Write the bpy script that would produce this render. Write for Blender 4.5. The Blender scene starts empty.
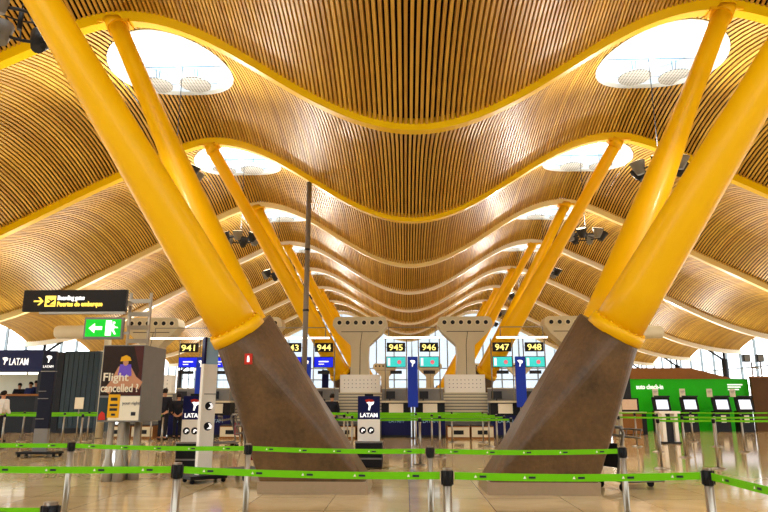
import bpy, bmesh, math, random
from mathutils import Vector, Matrix
random.seed(7)
R = math.radians
S = bpy.context.scene
COL = S.collection

# ------------------------------------------------------------------ camera
F_PX, PITCH, YAW, EYE = 632.0, R(12.9), R(1.9), Vector((-0.35, 0.0, 1.5))
cd = bpy.data.cameras.new('camera'); cam = bpy.data.objects.new('camera', cd); COL.objects.link(cam)
cd.sensor_width = 36.0; cd.lens = F_PX / 768 * 36.0; cd.clip_end = 500
cam.location = EYE; cam.rotation_euler = (R(90) + PITCH, 0, YAW)
S.camera = cam
_rot = cam.rotation_euler.to_matrix()
def ray(px, py): return _rot @ Vector(((px - 384) / F_PX, (256 - py) / F_PX, -1.0))
def at(px, py, Y):
    d = ray(px, py); return EYE + d * ((Y - EYE.y) / d.y)
def fl(px, py, z=0.0):
    d = ray(px, py); return EYE + d * ((z - EYE.z) / d.z)
def xat(px, Y, z=1.5):                      # world x that shows in picture column px at depth Y, height z
    lo, hi = -80.0, 80.0
    inv = _rot.transposed()
    for _ in range(50):
        m = (lo + hi) / 2; v = inv @ (Vector((m, Y, z)) - EYE)
        if 384 + F_PX * v.x / -v.z < px: lo = m
        else: hi = m
    return (lo + hi) / 2

# ------------------------------------------------------------------ materials
def lin(c):
    if isinstance(c, str):
        c = tuple(int(c[i:i + 2], 16) / 255 for i in (0, 2, 4))
    return tuple((x / 12.92 if x <= .04045 else ((x + .055) / 1.055) ** 2.4) for x in c) + (1.0,)
def mat(name, col, rough=.5, metal=0.0, var=.08, scale=6.0, bump=0.0, emit=0.0, coat=0.0, spec=.18):
    m = bpy.data.materials.new(name); m.use_nodes = True
    nt = m.node_tree; b = nt.nodes['Principled BSDF']
    c = lin(col)
    b.inputs['Roughness'].default_value = rough; b.inputs['Metallic'].default_value = metal
    b.inputs['Specular IOR Level'].default_value = spec
    if coat: b.inputs['Coat Weight'].default_value = coat; b.inputs['Coat Roughness'].default_value = .08
    tc = nt.nodes.new('ShaderNodeTexCoord'); n = nt.nodes.new('ShaderNodeTexNoise')
    n.inputs['Scale'].default_value = scale; n.inputs['Detail'].default_value = 4
    nt.links.new(tc.outputs['Object'], n.inputs['Vector'])
    r = nt.nodes.new('ShaderNodeMix'); r.data_type = 'RGBA'
    r.inputs['A'].default_value = tuple(max(0, x * (1 - var)) for x in c[:3]) + (1,)
    r.inputs['B'].default_value = tuple(min(1, x * (1 + var)) for x in c[:3]) + (1,)
    nt.links.new(n.outputs['Fac'], r.inputs['Factor'])
    nt.links.new(r.outputs['Result'], b.inputs['Base Color'])
    if bump:
        bp = nt.nodes.new('ShaderNodeBump'); bp.inputs['Strength'].default_value = bump; bp.inputs['Distance'].default_value = .02
        nt.links.new(n.outputs['Fac'], bp.inputs['Height']); nt.links.new(bp.outputs['Normal'], b.inputs['Normal'])
    if emit:
        nt.links.new(r.outputs['Result'], b.inputs['Emission Color']); b.inputs['Emission Strength'].default_value = emit
    return m
def glass(name, tint=(1, 1, 1), gl=.06):
    m = bpy.data.materials.new(name); m.use_nodes = True; nt = m.node_tree; nt.nodes.clear()
    o = nt.nodes.new('ShaderNodeOutputMaterial'); mx = nt.nodes.new('ShaderNodeMixShader')
    t = nt.nodes.new('ShaderNodeBsdfTransparent'); g = nt.nodes.new('ShaderNodeBsdfGlossy')
    t.inputs['Color'].default_value = tint + (1,); g.inputs['Roughness'].default_value = .03
    mx.inputs['Fac'].default_value = gl
    nt.links.new(t.outputs[0], mx.inputs[1]); nt.links.new(g.outputs[0], mx.inputs[2]); nt.links.new(mx.outputs[0], o.inputs['Surface'])
    return m
M = dict(
    yellow=mat('yellow_paint', 'F0B600', .42, 0, .04, 1.5, coat=.08),
    beam=mat('yellow_beam', 'F2C800', .35, 0, .04, 1.0, coat=.2),
    void=mat('dark_roof_void', '170D05', .9, 0, .2, 2),
    ring=mat('skylight_rim_white', 'C9D3D8', .4, 0, .04, 3),
    drum=mat('skylight_drum_white', 'F1F4F6', .6, 0, .02, 3),
    paledisc=mat('pale_blue_disc', 'CFE0EA', .3, 0, .04, 4),
    rod=mat('grey_rod', '5C6064', .4, .6, .05, 8),
    steel=mat('brushed_steel', '989082', .32, .85, .06, 30),
    plinth=mat('plinth_steel', 'B7A388', .3, .6, .06, 14),
    black=mat('black_plastic', '17171A', .45, 0, .15, 12),
    dark=mat('charcoal', '2B2C30', .5, 0, .12, 6),
    grey=mat('mid_grey', '7C7A76', .5, 0, .08, 5),
    pipe=mat('grey_pipe', '7A7064', .45, .2, .1, 5),
    green=mat('belt_green', '66B400', .6, 0, .06, 30),
    cream=mat('cream_panel', 'D4CAAC', .5, 0, .04, 4),
    air=mat('beige_air_tower', 'C6BC9E', .5, 0, .06, 2),
    white=mat('white_panel', 'F0ECE0', .5, 0, .04, 6),
    paper=mat('white_paper', 'E8DFC6', .7, 0, .04, 6),
    totemdark=mat('totem_dark', '0D0F22', .4, 0, .1, 4),
    navy=mat('navy_panel', '12154A', .4, 0, .1, 4),
    banner=mat('blue_banner', '1C38AE', .45, 0, .08, 3),
    screenblue=mat('screen_blue', '1420D8', .3, 0, .05, 3, emit=.8),
    screencyan=mat('screen_cyan', '38C4C0', .3, 0, .08, 3, emit=.75),
    screenpink=mat('screen_pink', 'E06A78', .3, 0, .08, 3, emit=.6),
    screenwhite=mat('screen_white', 'DDE6F8', .3, 0, .05, 5, emit=.75),
    screentan=mat('screen_tan', 'C8A888', .3, 0, .08, 9, emit=.35),
    signblack=mat('sign_black', '1A1208', .4, 0, .1, 5),
    digit=mat('digit_yellow', 'FFF08A', .4, 0, .03, 8, emit=1.0),
    signyellow=mat('sign_yellow', 'FFDF5A', .4, 0, .03, 8, emit=.9),
    signwhite=mat('sign_white', 'FFFFFF', .4, 0, .02, 8, emit=.8),
    exitgreen=mat('exit_green', '10B428', .4, 0, .04, 8, emit=.75),
    booth=mat('check_in_green', '22BC0A', .5, 0, .1, 2.5),
    brown=mat('brown_wood', '8A5A2A', .55, 0, .15, 3),
    umber=mat('dark_brown_panel', '5A3C1C', .6, 0, .15, 3),
    teal=mat('dark_teal_panel', '2C3A40', .35, 0, .15, 1.2),
    red=mat('red_panel', 'C03020', .5, 0, .06, 8),
    darkred=mat('dark_red_panel', '7A1C1C', .5, 0, .06, 8),
    skin=mat('skin', 'C08A68', .6, 0, .06, 10),
    hair=mat('dark_hair', '20160F', .7, 0, .2, 20),
    cloth_dark=mat('dark_cloth', '1C1C24', .8, 0, .2, 20),
    cloth_navy=mat('navy_cloth', '20264E', .8, 0, .2, 20),
    cloth_white=mat('white_cloth', 'D8D4CC', .8, 0, .08, 20),
    posterdark=mat('poster_dark', '2A1C14', .45, 0, .35, 6),
    postermaroon=mat('poster_maroon', '4A2420', .45, 0, .25, 6),
    purple=mat('poster_purple', '6A50C0', .5, 0, .1, 12),
    badge=mat('badge_yellow', 'E0A818', .5, 0, .05, 8),
    lamp=mat('lamp_glow', 'FFF2D8', .4, 0, .02, 8, emit=2.0),
    striplight=mat('strip_light', 'FFF8EA', .4, 0, .02, 8, emit=3.0),
    blockwall=mat('light_block_beige', '8E8468', .7, 0, .05, 2),  # for the unseen light-blocking wall
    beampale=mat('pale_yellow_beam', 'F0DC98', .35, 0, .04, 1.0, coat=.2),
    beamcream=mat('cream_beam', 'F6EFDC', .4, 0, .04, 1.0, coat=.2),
    trolleymetal=mat('trolley_metal', '6E675C', .4, .5, .06, 8),
    legmetal=mat('satin_leg_metal', 'A29A8A', .4, .3, .06, 8),
    wallwhite=mat('inner_wall', 'CFC9B4', .7, 0, .05, 2),
    mull=mat('mullion_grey', '8E9AA2', .4, .3, .06, 6),
    lightblue=mat('light_blue_panel', '8FB4D6', .4, 0, .06, 3),
    rubber=mat('rubber', '101010', .8, 0, .2, 20),
    tintglass=glass('tinted_glass', (.25, .28, .31), .05),
    glass=glass('clear_glass', (.97, .99, 1.0), .05),
)
# slatted bamboo
def bamboo():
    m = bpy.data.materials.new('bamboo_slats'); m.use_nodes = True; nt = m.node_tree; b = nt.nodes['Principled BSDF']
    g = nt.nodes.new('ShaderNodeNewGeometry')
    tc = nt.nodes.new('ShaderNodeTexCoord'); mp = nt.nodes.new('ShaderNodeMapping'); mp.inputs['Scale'].default_value = (6, .5, 6)
    n = nt.nodes.new('ShaderNodeTexNoise'); n.inputs['Scale'].default_value = 1.2; n.inputs['Detail'].default_value = 5
    nt.links.new(tc.outputs['Object'], mp.inputs['Vector']); nt.links.new(mp.outputs[0], n.inputs['Vector'])
    ad = nt.nodes.new('ShaderNodeMath'); ad.operation = 'MULTIPLY_ADD'; ad.inputs[1].default_value = .45; 
    nt.links.new(g.outputs['Random Per Island'], ad.inputs[0]); 
    h = nt.nodes.new('ShaderNodeMath'); h.operation = 'MULTIPLY'; h.inputs[1].default_value = .6
    nt.links.new(n.outputs['Fac'], h.inputs[0]); nt.links.new(h.outputs[0], ad.inputs[2])
    r = nt.nodes.new('ShaderNodeValToRGB'); e = r.color_ramp.elements
    e[0].position = .1; e[0].color = lin('A8761E'); e[1].position = .9; e[1].color = lin('E4B84C')
    nt.links.new(ad.outputs[0], r.inputs['Fac']); nt.links.new(r.outputs['Color'], b.inputs['Base Color'])
    b.inputs['Roughness'].default_value = .45
    return m
M['bamboo'] = bamboo()
def concrete():
    m = bpy.data.materials.new('raw_concrete'); m.use_nodes = True; nt = m.node_tree; b = nt.nodes['Principled BSDF']
    tc = nt.nodes.new('ShaderNodeTexCoord'); n = nt.nodes.new('ShaderNodeTexNoise'); n.inputs['Scale'].default_value = 1.6; n.inputs['Detail'].default_value = 9; n.inputs['Roughness'].default_value = .65
    n2 = nt.nodes.new('ShaderNodeTexNoise'); n2.inputs['Scale'].default_value = 14; n2.inputs['Detail'].default_value = 6
    nt.links.new(tc.outputs['Object'], n.inputs['Vector']); nt.links.new(tc.outputs['Object'], n2.inputs['Vector'])
    r = nt.nodes.new('ShaderNodeValToRGB'); e = r.color_ramp.elements
    b.inputs['Specular IOR Level'].default_value = .35
    e[0].position = .32; e[0].color = lin('3E2C16'); e[1].position = .7; e[1].color = lin('705230')
    mx = nt.nodes.new('ShaderNodeMath'); mx.operation = 'MULTIPLY_ADD'; mx.inputs[1].default_value = .3; 
    sb = nt.nodes.new('ShaderNodeMath'); sb.operation = 'MULTIPLY'; sb.inputs[1].default_value = .72
    nt.links.new(n.outputs['Fac'], sb.inputs[0]); nt.links.new(n2.outputs['Fac'], mx.inputs[0]); nt.links.new(sb.outputs[0], mx.inputs[2])
    nt.links.new(mx.outputs[0], r.inputs['Fac']); nt.links.new(r.outputs['Color'], b.inputs['Base Color'])
    bp = nt.nodes.new('ShaderNodeBump'); bp.inputs['Strength'].default_value = .15; bp.inputs['Distance'].default_value = .02
    nt.links.new(n2.outputs['Fac'], bp.inputs['Height']); nt.links.new(bp.outputs['Normal'], b.inputs['Normal'])
    b.inputs['Roughness'].default_value = .42
    return m
M['concrete'] = concrete()
def marble():
    m = bpy.data.materials.new('polished_stone_tiles'); m.use_nodes = True; nt = m.node_tree; b = nt.nodes['Principled BSDF']
    tc = nt.nodes.new('ShaderNodeTexCoord'); mp = nt.nodes.new('ShaderNodeMapping'); mp.inputs['Location'].default_value = (.3, .2, 0)
    nt.links.new(tc.outputs['Object'], mp.inputs['Vector'])
    br = nt.nodes.new('ShaderNodeTexBrick'); br.offset = 0; br.inputs['Scale'].default_value = 1
    br.inputs['Brick Width'].default_value = 1.2; br.inputs['Row Height'].default_value = 1.2; br.inputs['Mortar Size'].default_value = .006
    br.inputs['Color1'].default_value = lin('DAC496'); br.inputs['Color2'].default_value = lin('D4BC8C'); br.inputs['Mortar'].default_value = lin('8E7A56')
    nt.links.new(mp.outputs[0], br.inputs['Vector'])
    n = nt.nodes.new('ShaderNodeTexNoise'); n.inputs['Scale'].default_value = 1.4; n.inputs['Detail'].default_value = 8; n.inputs['Distortion'].default_value = 1.2
    nt.links.new(tc.outputs['Object'], n.inputs['Vector'])
    r = nt.nodes.new('ShaderNodeValToRGB'); e = r.color_ramp.elements
    e[0].position = .3; e[0].color = (.8, .78, .74, 1); e[1].position = .7; e[1].color = (1, 1, 1, 1)
    nt.links.new(n.outputs['Fac'], r.inputs['Fac'])
    mx = nt.nodes.new('ShaderNodeMix'); mx.data_type = 'RGBA'; mx.blend_type = 'MULTIPLY'; mx.inputs['Factor'].default_value = 1
    nt.links.new(br.outputs['Color'], mx.inputs['A']); nt.links.new(r.outputs['Color'], mx.inputs['B'])
    nt.links.new(mx.outputs['Result'], b.inputs['Base Color'])
    b.inputs['Roughness'].default_value = .09; b.inputs['Specular IOR Level'].default_value = .6
    return m
M['floor'] = marble()
def perforated():
    m = bpy.data.materials.new('perforated_metal'); m.use_nodes = True; nt = m.node_tree; b = nt.nodes['Principled BSDF']
    tc = nt.nodes.new('ShaderNodeTexCoord'); v = nt.nodes.new('ShaderNodeTexVoronoi'); v.inputs['Scale'].default_value = 9; v.inputs['Randomness'].default_value = 0
    nt.links.new(tc.outputs['Object'], v.inputs['Vector'])
    r = nt.nodes.new('ShaderNodeValToRGB'); e = r.color_ramp.elements
    e[0].position = .3; e[0].color = lin('4A4A48'); e[1].position = .42; e[1].color = lin('A8A8A4')
    nt.links.new(v.outputs['Distance'], r.inputs['Fac']); nt.links.new(r.outputs['Color'], b.inputs['Base Color'])
    b.inputs['Roughness'].default_value = .5
    return m
M['perf'] = perforated()
def translucent():
    m = bpy.data.materials.new('pale_blue_diffuser'); m.use_nodes = True; nt = m.node_tree; nt.nodes.clear()
    o = nt.nodes.new('ShaderNodeOutputMaterial'); mx = nt.nodes.new('ShaderNodeMixShader'); mx.inputs['Fac'].default_value = .35
    t = nt.nodes.new('ShaderNodeBsdfTranslucent'); g = nt.nodes.new('ShaderNodeBsdfTransparent'); t.inputs['Color'].default_value = lin('CFE4F0'); g.inputs['Color'].default_value = (.75, .85, .92, 1)
    nt.links.new(t.outputs[0], mx.inputs[1]); nt.links.new(g.outputs[0], mx.inputs[2]); nt.links.new(mx.outputs[0], o.inputs['Surface']); return m
M['paledisc'] = translucent()

# ------------------------------------------------------------------ mesh helpers
class MB:
    def __init__(s): s.v = []; s.f = []; s.sm = []
    def add(s, vs, fs, smooth=False):
        o = len(s.v); s.v += [tuple(v) for v in vs]; s.f += [tuple(i + o for i in f) for f in fs]; s.sm += [smooth] * len(fs); return s
    def box(s, x0, x1, y0, y1, z0, z1, bev=0.0, T=None):
        bm = bmesh.new(); bmesh.ops.create_cube(bm, size=1)
        for v in bm.verts: v.co = Vector(((x0 + x1) / 2 + v.co.x * (x1 - x0), (y0 + y1) / 2 + v.co.y * (y1 - y0), (z0 + z1) / 2 + v.co.z * (z1 - z0)))
        if bev: bmesh.ops.bevel(bm, geom=bm.edges[:], offset=bev, segments=2, affect='EDGES', profile=.5)
        if T is not None: bm.transform(T)
        bm.verts.index_update()
        s.add([v.co.copy() for v in bm.verts], [[v.index for v in f.verts] for f in bm.faces]); bm.free(); return s
    def tube(s, pts, r, n=12, caps=True, closed=False):
        pts = [Vector(p) for p in pts]; rs = r if isinstance(r, (list, tuple)) else [r] * len(pts)
        vs = []; N = len(pts); up = None
        for i, p in enumerate(pts):
            a = pts[(i - 1) % N] if closed or i else pts[0]; b = pts[(i + 1) % N] if closed or i < N - 1 else pts[-1]
            t = (b - a).normalized()
            if up is None:
                up = Vector((0, 0, 1)) if abs(t.z) < .9 else Vector((0, 1, 0))
            e1 = t.cross(up); e1 = e1.normalized() if e1.length > 1e-6 else Vector((1, 0, 0)); e2 = e1.cross(t).normalized(); up = e2
            ra = rs[i] if isinstance(rs[i], tuple) else (rs[i], rs[i])
            for k in range(n):
                an = 2 * math.pi * k / n; vs.append(p + e1 * (math.cos(an) * ra[0]) + e2 * (math.sin(an) * ra[1]))
        fs = []
        for i in range(N if closed else N - 1):
            j = (i + 1) % N
            for k in range(n): fs.append((i * n + k, i * n + (k + 1) % n, j * n + (k + 1) % n, j * n + k))
        s.add(vs, fs, True)
        if caps and not closed:
            o = len(s.v) - len(vs)
            s.f.append(tuple(o + k for k in reversed(range(n)))); s.f.append(tuple(o + (N - 1) * n + k for k in range(n))); s.sm += [False, False]
        return s
    def lathe(s, prof, n=20, c=(0, 0, 0)):          # prof: (r, z)
        vs = []
        for r, z in prof:
            for k in range(n): a = 2 * math.pi * k / n; vs.append((c[0] + r * math.cos(a), c[1] + r * math.sin(a), c[2] + z))
        fs = [(i * n + k, i * n + (k + 1) % n, (i + 1) * n + (k + 1) % n, (i + 1) * n + k) for i in range(len(prof) - 1) for k in range(n)]
        s.add(vs, fs, False); 
        o = len(s.v) - len(vs); s.f.append(tuple(o + k for k in reversed(range(n)))); s.f.append(tuple(o + (len(prof) - 1) * n + k for k in range(n))); s.sm += [False, False]
        return s
    def prism(s, poly, y0, y1):                     # polygon in x,z extruded along y
        n = len(poly); vs = [(x, y0, z) for x, z in poly] + [(x, y1, z) for x, z in poly]
        fs = [tuple(range(n)), tuple(reversed(range(n, 2 * n)))] + [(i, i + n, (i + 1) % n + n, (i + 1) % n) for i in range(n)]
        return s.add(vs, fs)
    def disc(s, cx, cz, r, y0, y1, n=20, rz=None): return s.prism([(cx + r * math.cos(2 * math.pi * k / n), cz + (rz or r) * math.sin(2 * math.pi * k / n)) for k in range(n)], y0, y1)
    def move(s, T): s.v = [tuple(T @ Vector(v)) for v in s.v]; return s
    def build(s, name, m, parent=None, mods=None):
        me = bpy.data.meshes.new(name); me.from_pydata(s.v, [], s.f); me.polygons.foreach_set('use_smooth', s.sm)
        bm = bmesh.new(); bm.from_mesh(me); bmesh.ops.recalc_face_normals(bm, faces=bm.faces[:]); bm.to_mesh(me); bm.free()
        me.update(); me.materials.append(M[m] if isinstance(m, str) else m)
        o = bpy.data.objects.new(name, me); COL.objects.link(o)
        if parent is not None: o.parent = parent
        return o
def tag(o, label=None, cat=None, group=None, kind=None):
    for k, v in (('label', label), ('category', cat), ('group', group), ('kind', kind)):
        if v: o[k] = v
    return o
def empty(name, loc, label, cat, group=None, rz=0.0):
    o = bpy.data.objects.new(name, None); COL.objects.link(o); o.location = loc; o.rotation_euler = (0, 0, rz); o.empty_display_size = .2
    return tag(o, label, cat, group)
def kids(o): return [c for c in bpy.data.objects if c.parent == o]
def copy_tree(o, label=None, loc=None, rz=None, parent=None):
    c = o.copy(); COL.objects.link(c)
    if parent is not None: c.parent = parent
    if label: c['label'] = label
    if loc is not None: c.location = loc
    if rz is not None: c.rotation_euler = (0, 0, rz)
    for ch in kids(o): copy_tree(ch, parent=c)
    return c
def text_mesh(txt, size, x=0.0, z=0.0, y=0.0, align='CENTER', fat=.0, w=None, depth=.006):
    """Lettering facing -Y with its baseline at z; w squeezes it to a width."""
    cu = bpy.data.curves.new('t', 'FONT'); cu.body = txt; cu.size = size; cu.align_x = align; cu.offset = fat; cu.extrude = depth; cu.resolution_u = 3
    ob = bpy.data.objects.new('t', cu); COL.objects.link(ob)
    dg = bpy.context.evaluated_depsgraph_get(); me = bpy.data.meshes.new_from_object(ob.evaluated_get(dg))
    vs = [v.co.copy() for v in me.vertices]; fs = [tuple(p.vertices) for p in me.polygons]
    bpy.data.objects.remove(ob); bpy.data.curves.remove(cu); bpy.data.meshes.remove(me)
    k = 1.0
    if w and vs:
        ww = max(v.x for v in vs) - min(v.x for v in vs); k = w / ww
    mb = MB(); mb.add([(x + v.x * k, y - depth - v.z, z + v.y) for v in vs], fs); return mb
def merge(*mbs):
    r = MB()
    for m in mbs: r.add(m.v, m.f); r.sm[-len(m.f):] = m.sm
    return r

# ------------------------------------------------------------------ roof
BAY, Y1 = 9.0, 16.1
CREST = 8.45
BEAMS = [Y1 + BAY * k for k in range(-2, 8)]        # -1.9 ... 79.1
KN = [(8.45, 12.15), (11.75, 10.95), (17, 8.3), (21, 6.35), (24, 5.45), (26.6, 5.15)]
def _tan(i):
    if i == 0: return 0.0
    if i == len(KN) - 1: return -.02
    return (KN[i + 1][1] - KN[i - 1][1]) / (KN[i + 1][0] - KN[i - 1][0])
def prof(u):
    u = abs(u)
    if u <= CREST: return 8.65 + 3.5 * (1 - math.cos(math.pi * u / CREST)) / 2
    for i in range(len(KN) - 1):
        (a, za), (b, zb) = KN[i], KN[i + 1]
        if u <= b or i == len(KN) - 2:
            h = b - a; t = (u - a) / h; m0, m1 = _tan(i) * h, _tan(i + 1) * h
            return (2 * t ** 3 - 3 * t * t + 1) * za + (t ** 3 - 2 * t * t + t) * m0 + (-2 * t ** 3 + 3 * t * t) * zb + (t ** 3 - t * t) * m1
UMAX, ARCH, LIFT = 26.5, 0.95, .2
def surf(u, v): return prof(u) + .11 + .14 * min(1.0, abs(u) / CREST) + ARCH * 4 * v * (1 - v)
SK_U, SK_A, SK_V, SK_B = 8.45, 1.95, .43, 2.35 / BAY  # skylight ellipse in u, v
def hole(u, grow=1.0):
    q = (abs(u) - SK_U) / (SK_A * grow)
    if abs(q) >= 1: return None
    h = SK_B * grow * math.sqrt(1 - q * q); return SK_V - h, SK_V + h
# arc-length samples
us = []; u = 0.0; PITCH_S = .142
while u < UMAX:
    us.append(u); d = (prof(u + .01) - prof(u - .01)) / .02; u += PITCH_S / math.sqrt(1 + d * d)
US = [-x for x in reversed(us[1:])] + us
HW = .039
def slats(y0):
    mb = MB()
    for u in US:
        d = (prof(u + .01) - prof(u - .01)) / .02; l = math.sqrt(1 + d * d); tx, tz = HW / l, HW * d / l
        nx, nz = -d / l * .09, .09 / l
        h = hole(u)
        runs = [(0.0, 1.0)] if h is None else [(0.0, h[0]), (h[1], 1.0)]
        for a, b in runs:
            n = max(3, int(round(11 * (b - a)))); vs = []; fs = []
            for i in range(n + 1):
                v = a + (b - a) * i / n; z = surf(u, v); y = y0 + BAY * v
                vs += [(u - tx, y, z - tz), (u + tx, y, z + tz), (u + tx + nx, y, z + tz + nz), (u - tx + nx, y, z - tz + nz)]
            for i in range(n):
                k = i * 4; fs += [(k, k + 4, k + 5, k + 1), (k + 1, k + 5, k + 6, k + 2), (k + 4, k, k + 3, k + 7)]
            mb.add(vs, fs)
    me = bpy.data.meshes.new('ceiling'); me.from_pydata(mb.v, [], mb.f); me.update(); me.materials.append(M['bamboo'])
    return me
def backing():
    mb = MB(); E = [-UMAX + 2 * UMAX * i / 190 for i in range(191)]; n = 10; up = .17
    def rng(u, w):          # w: neighbour, used at the ends of the ellipse
        return hole(u, 1.04)
    for a, b in zip(E[:-1], E[1:]):
        ha, hb = hole(a, 1.04), hole(b, 1.04)
        if ha is None and hb is None: segs = [((0, 1), (0, 1))]
        else:
            ha = ha or (SK_V, SK_V); hb = hb or (SK_V, SK_V)
            segs = [((0, ha[0]), (0, hb[0])), ((ha[1], 1), (hb[1], 1))]
        for (a0, a1), (b0, b1) in segs:
            vs = []
            for i in range(n + 1):
                va = a0 + (a1 - a0) * i / n; vb = b0 + (b1 - b0) * i / n
                vs += [(a, BAY * va, surf(a, va) + up), (b, BAY * vb, surf(b, vb) + up)]
            mb.add(vs, [(2 * i, 2 * i + 1, 2 * i + 3, 2 * i + 2) for i in range(n)], True)
    return mb
bay_mesh = slats(0.0); bo = None
for i, y in enumerate(BEAMS[:-1]):
    o = bpy.data.objects.new('ceiling', bay_mesh); COL.objects.link(o); o.location = (0, y, 0)
    tag(o, None, None, None, 'structure')
    if bo is None: bo = backing().build('ceiling_backing', 'void', o)
    else:
        c = bo.copy(); COL.objects.link(c); c.parent = o
# beams
def beam_mesh():
    mb = MB(); n = 150; vs = []; W, Hh = .15, .34
    for i in range(n + 1):
        u = -UMAX - .1 + (2 * UMAX + .2) * i / n; d = (prof(u + .01) - prof(u - .01)) / .02; l = math.sqrt(1 + d * d)
        nx, nz = -d / l * Hh, Hh / l; z = prof(u)
        vs += [(u, -W, z), (u, W, z), (u + nx, W, z + nz), (u + nx, -W, z + nz)]
    fs = []
    for i in range(n):
        for k in range(4): fs.append((i * 4 + k, i * 4 + (k + 1) % 4, i * 4 + 4 + (k + 1) % 4, i * 4 + 4 + k))
    fs += [(0, 1, 2, 3), (n * 4 + 3, n * 4 + 2, n * 4 + 1, n * 4)]
    return mb.add(vs, fs)
b0 = None
for y in BEAMS:
    if b0 is None: b0 = beam_mesh().build('roof_beam', 'beam'); o = b0
    else: o = b0.copy(); COL.objects.link(o)
    o.location = (0, y, 0); o['kind'] = 'structure'
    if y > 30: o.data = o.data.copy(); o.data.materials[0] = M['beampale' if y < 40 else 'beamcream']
# skylights
ORD = ['nearest', 'second', 'third', 'fourth', 'fifth', 'sixth', 'seventh', 'eighth', 'ninth']
def make_skylight(sgn):
    root = empty('skylight', (0, 0, 0), 'x', 'skylight', 'oval skylights along the roof crests')
    N = 56; fr = MB(); dr = MB(); gl = MB(); vf = []; vd = []; vg = []
    for k in range(N):
        a = 2 * math.pi * k / N; ca, sa = math.cos(a), math.sin(a)
        def pt(g, dz):
            uu = SK_U + SK_A * g * ca; vv = SK_V + SK_B * g * sa
            return (sgn * uu, BAY * vv, surf(uu, vv) + dz)
        vf += [pt(1.05, .12), pt(1.05, -.04), pt(.95, -.04), pt(.95, .16)]
        vd += [pt(.97, .1), pt(.93, 1.0)]
        vg.append((sgn * (SK_U + SK_A * .93 * ca), BAY * (SK_V + SK_B * .93 * sa), prof(SK_U) + LIFT + ARCH + .85 - .1 * ca * 0))
    for k in range(N):
        j = (k + 1) % N
        for q in range(3): fr.f.append((k * 4 + q, k * 4 + q + 1, j * 4 + q + 1, j * 4 + q)); fr.sm.append(False)
        dr.f.append((k * 2, k * 2 + 1, j * 2 + 1, j * 2)); dr.sm.append(True)
    fr.v = vf; dr.v = vd; gl.v = vg; gl.f = [tuple(range(N))]; gl.sm = [False]
    fr.build('rim', 'ring', root); dr.build('drum_wall', 'drum', root); gl.build('glass_pane', 'glass', root)
    zb = prof(SK_U) + LIFT + ARCH - .3
    for du, col in ((-.35, 'perf'), (1.1, 'perf')):
        x = sgn * (SK_U + du); y = BAY * SK_V + 1.35
        MB().lathe([(.0, -.015), (.58, -.015), (.58, .015), (.0, .015)], 28, (x, y, zb)).build('reflector_disc', col, root)
        MB().lathe([(.0, -.015), (.62, -.015), (.62, .015), (.0, .015)], 28, (x, y + .15, zb + .75)).build('upper_disc', 'paledisc', root)
        r = MB()
        for ex, ey in ((.75, .9), (-.75, .9), (0, -.2)): r.tube([(x + ex * .4, y, zb), (x + ex * 1.1, y + ey, zb + .55)], .012, 6)
        r.tube([(x, y + .1, zb), (x, y + .15, zb + .75)], .012, 6)
        r.build('support_rods', 'rod', root)
    r = MB(); y = BAY * SK_V + .5
    r.tube([(sgn * (SK_U - 2.0), y, zb + .25), (sgn * (SK_U + 2.0), y, zb + .25)], .015, 6)
    r.build('cross_bar', 'rod', root)
    return root
protos = {}
for i, y in enumerate(BEAMS[:-1]):
    if i < 1: 
        continue
    for sgn, side in ((-1, 'left'), (1, 'right')):
        if i == 1: lab = f'oval skylight overhead in the {side} roof crest, in front of the first long beam'
        else: lab = f'{ORD[i - 2]} oval skylight of the {side} roof crest counted from the front'
        if sgn not in protos:
            protos[sgn] = make_skylight(sgn); o = protos[sgn]; o['label'] = lab; o.location = (0, y, 0)
        else: copy_tree(protos[sgn], lab, (0, y, 0))

# hanging spotlight rings
ROOF_FILL_W = 1500  # power of the added fill spots under the outer roof
UP_W, DOWN_W = 1500, 700
def make_fixture():
    root = empty('spotlight_ring', (0, 0, 0), 'x', 'light fixture', 'hanging spotlight rings under the skylights')
    n = 40; MB().tube([(.62 * math.cos(2 * math.pi * k / n), .62 * math.sin(2 * math.pi * k / n), 0) for k in range(n)], .035, 8, closed=True).build('ring', 'dark', root)
    sp = MB()
    for k in range(3): a = 2 * math.pi * k / 3; sp.tube([(.62 * math.cos(a), .62 * math.sin(a), 0), (0, 0, .1)], .018, 6)
    sp.tube([(0, 0, -.1), (0, 0, .3)], .05, 8); sp.build('spokes', 'dark', root)
    MB().tube([(0, 0, .2), (0, 0, 4.12)], .014, 6).build('cable', 'dark', root)
    for k in range(6):
        a = 2 * math.pi * (k + .5) / 6; c = Vector((.74 * math.cos(a), .74 * math.sin(a), .06)); up = k % 2 == 0
        d = Vector((.25 * math.cos(a), .25 * math.sin(a), 1 if up else .55)).normalized()
        h = MB().tube([c - d * .24, c - d * .05, c + d * .2], [.12, .19, .26], 14).build('lamp_head', 'grey' if up else 'dark', root)
        MB().tube([c + d * .2, c + d * .215], .22, 14).build('lens', 'lamp', h)
    return root
fx = None
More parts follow.
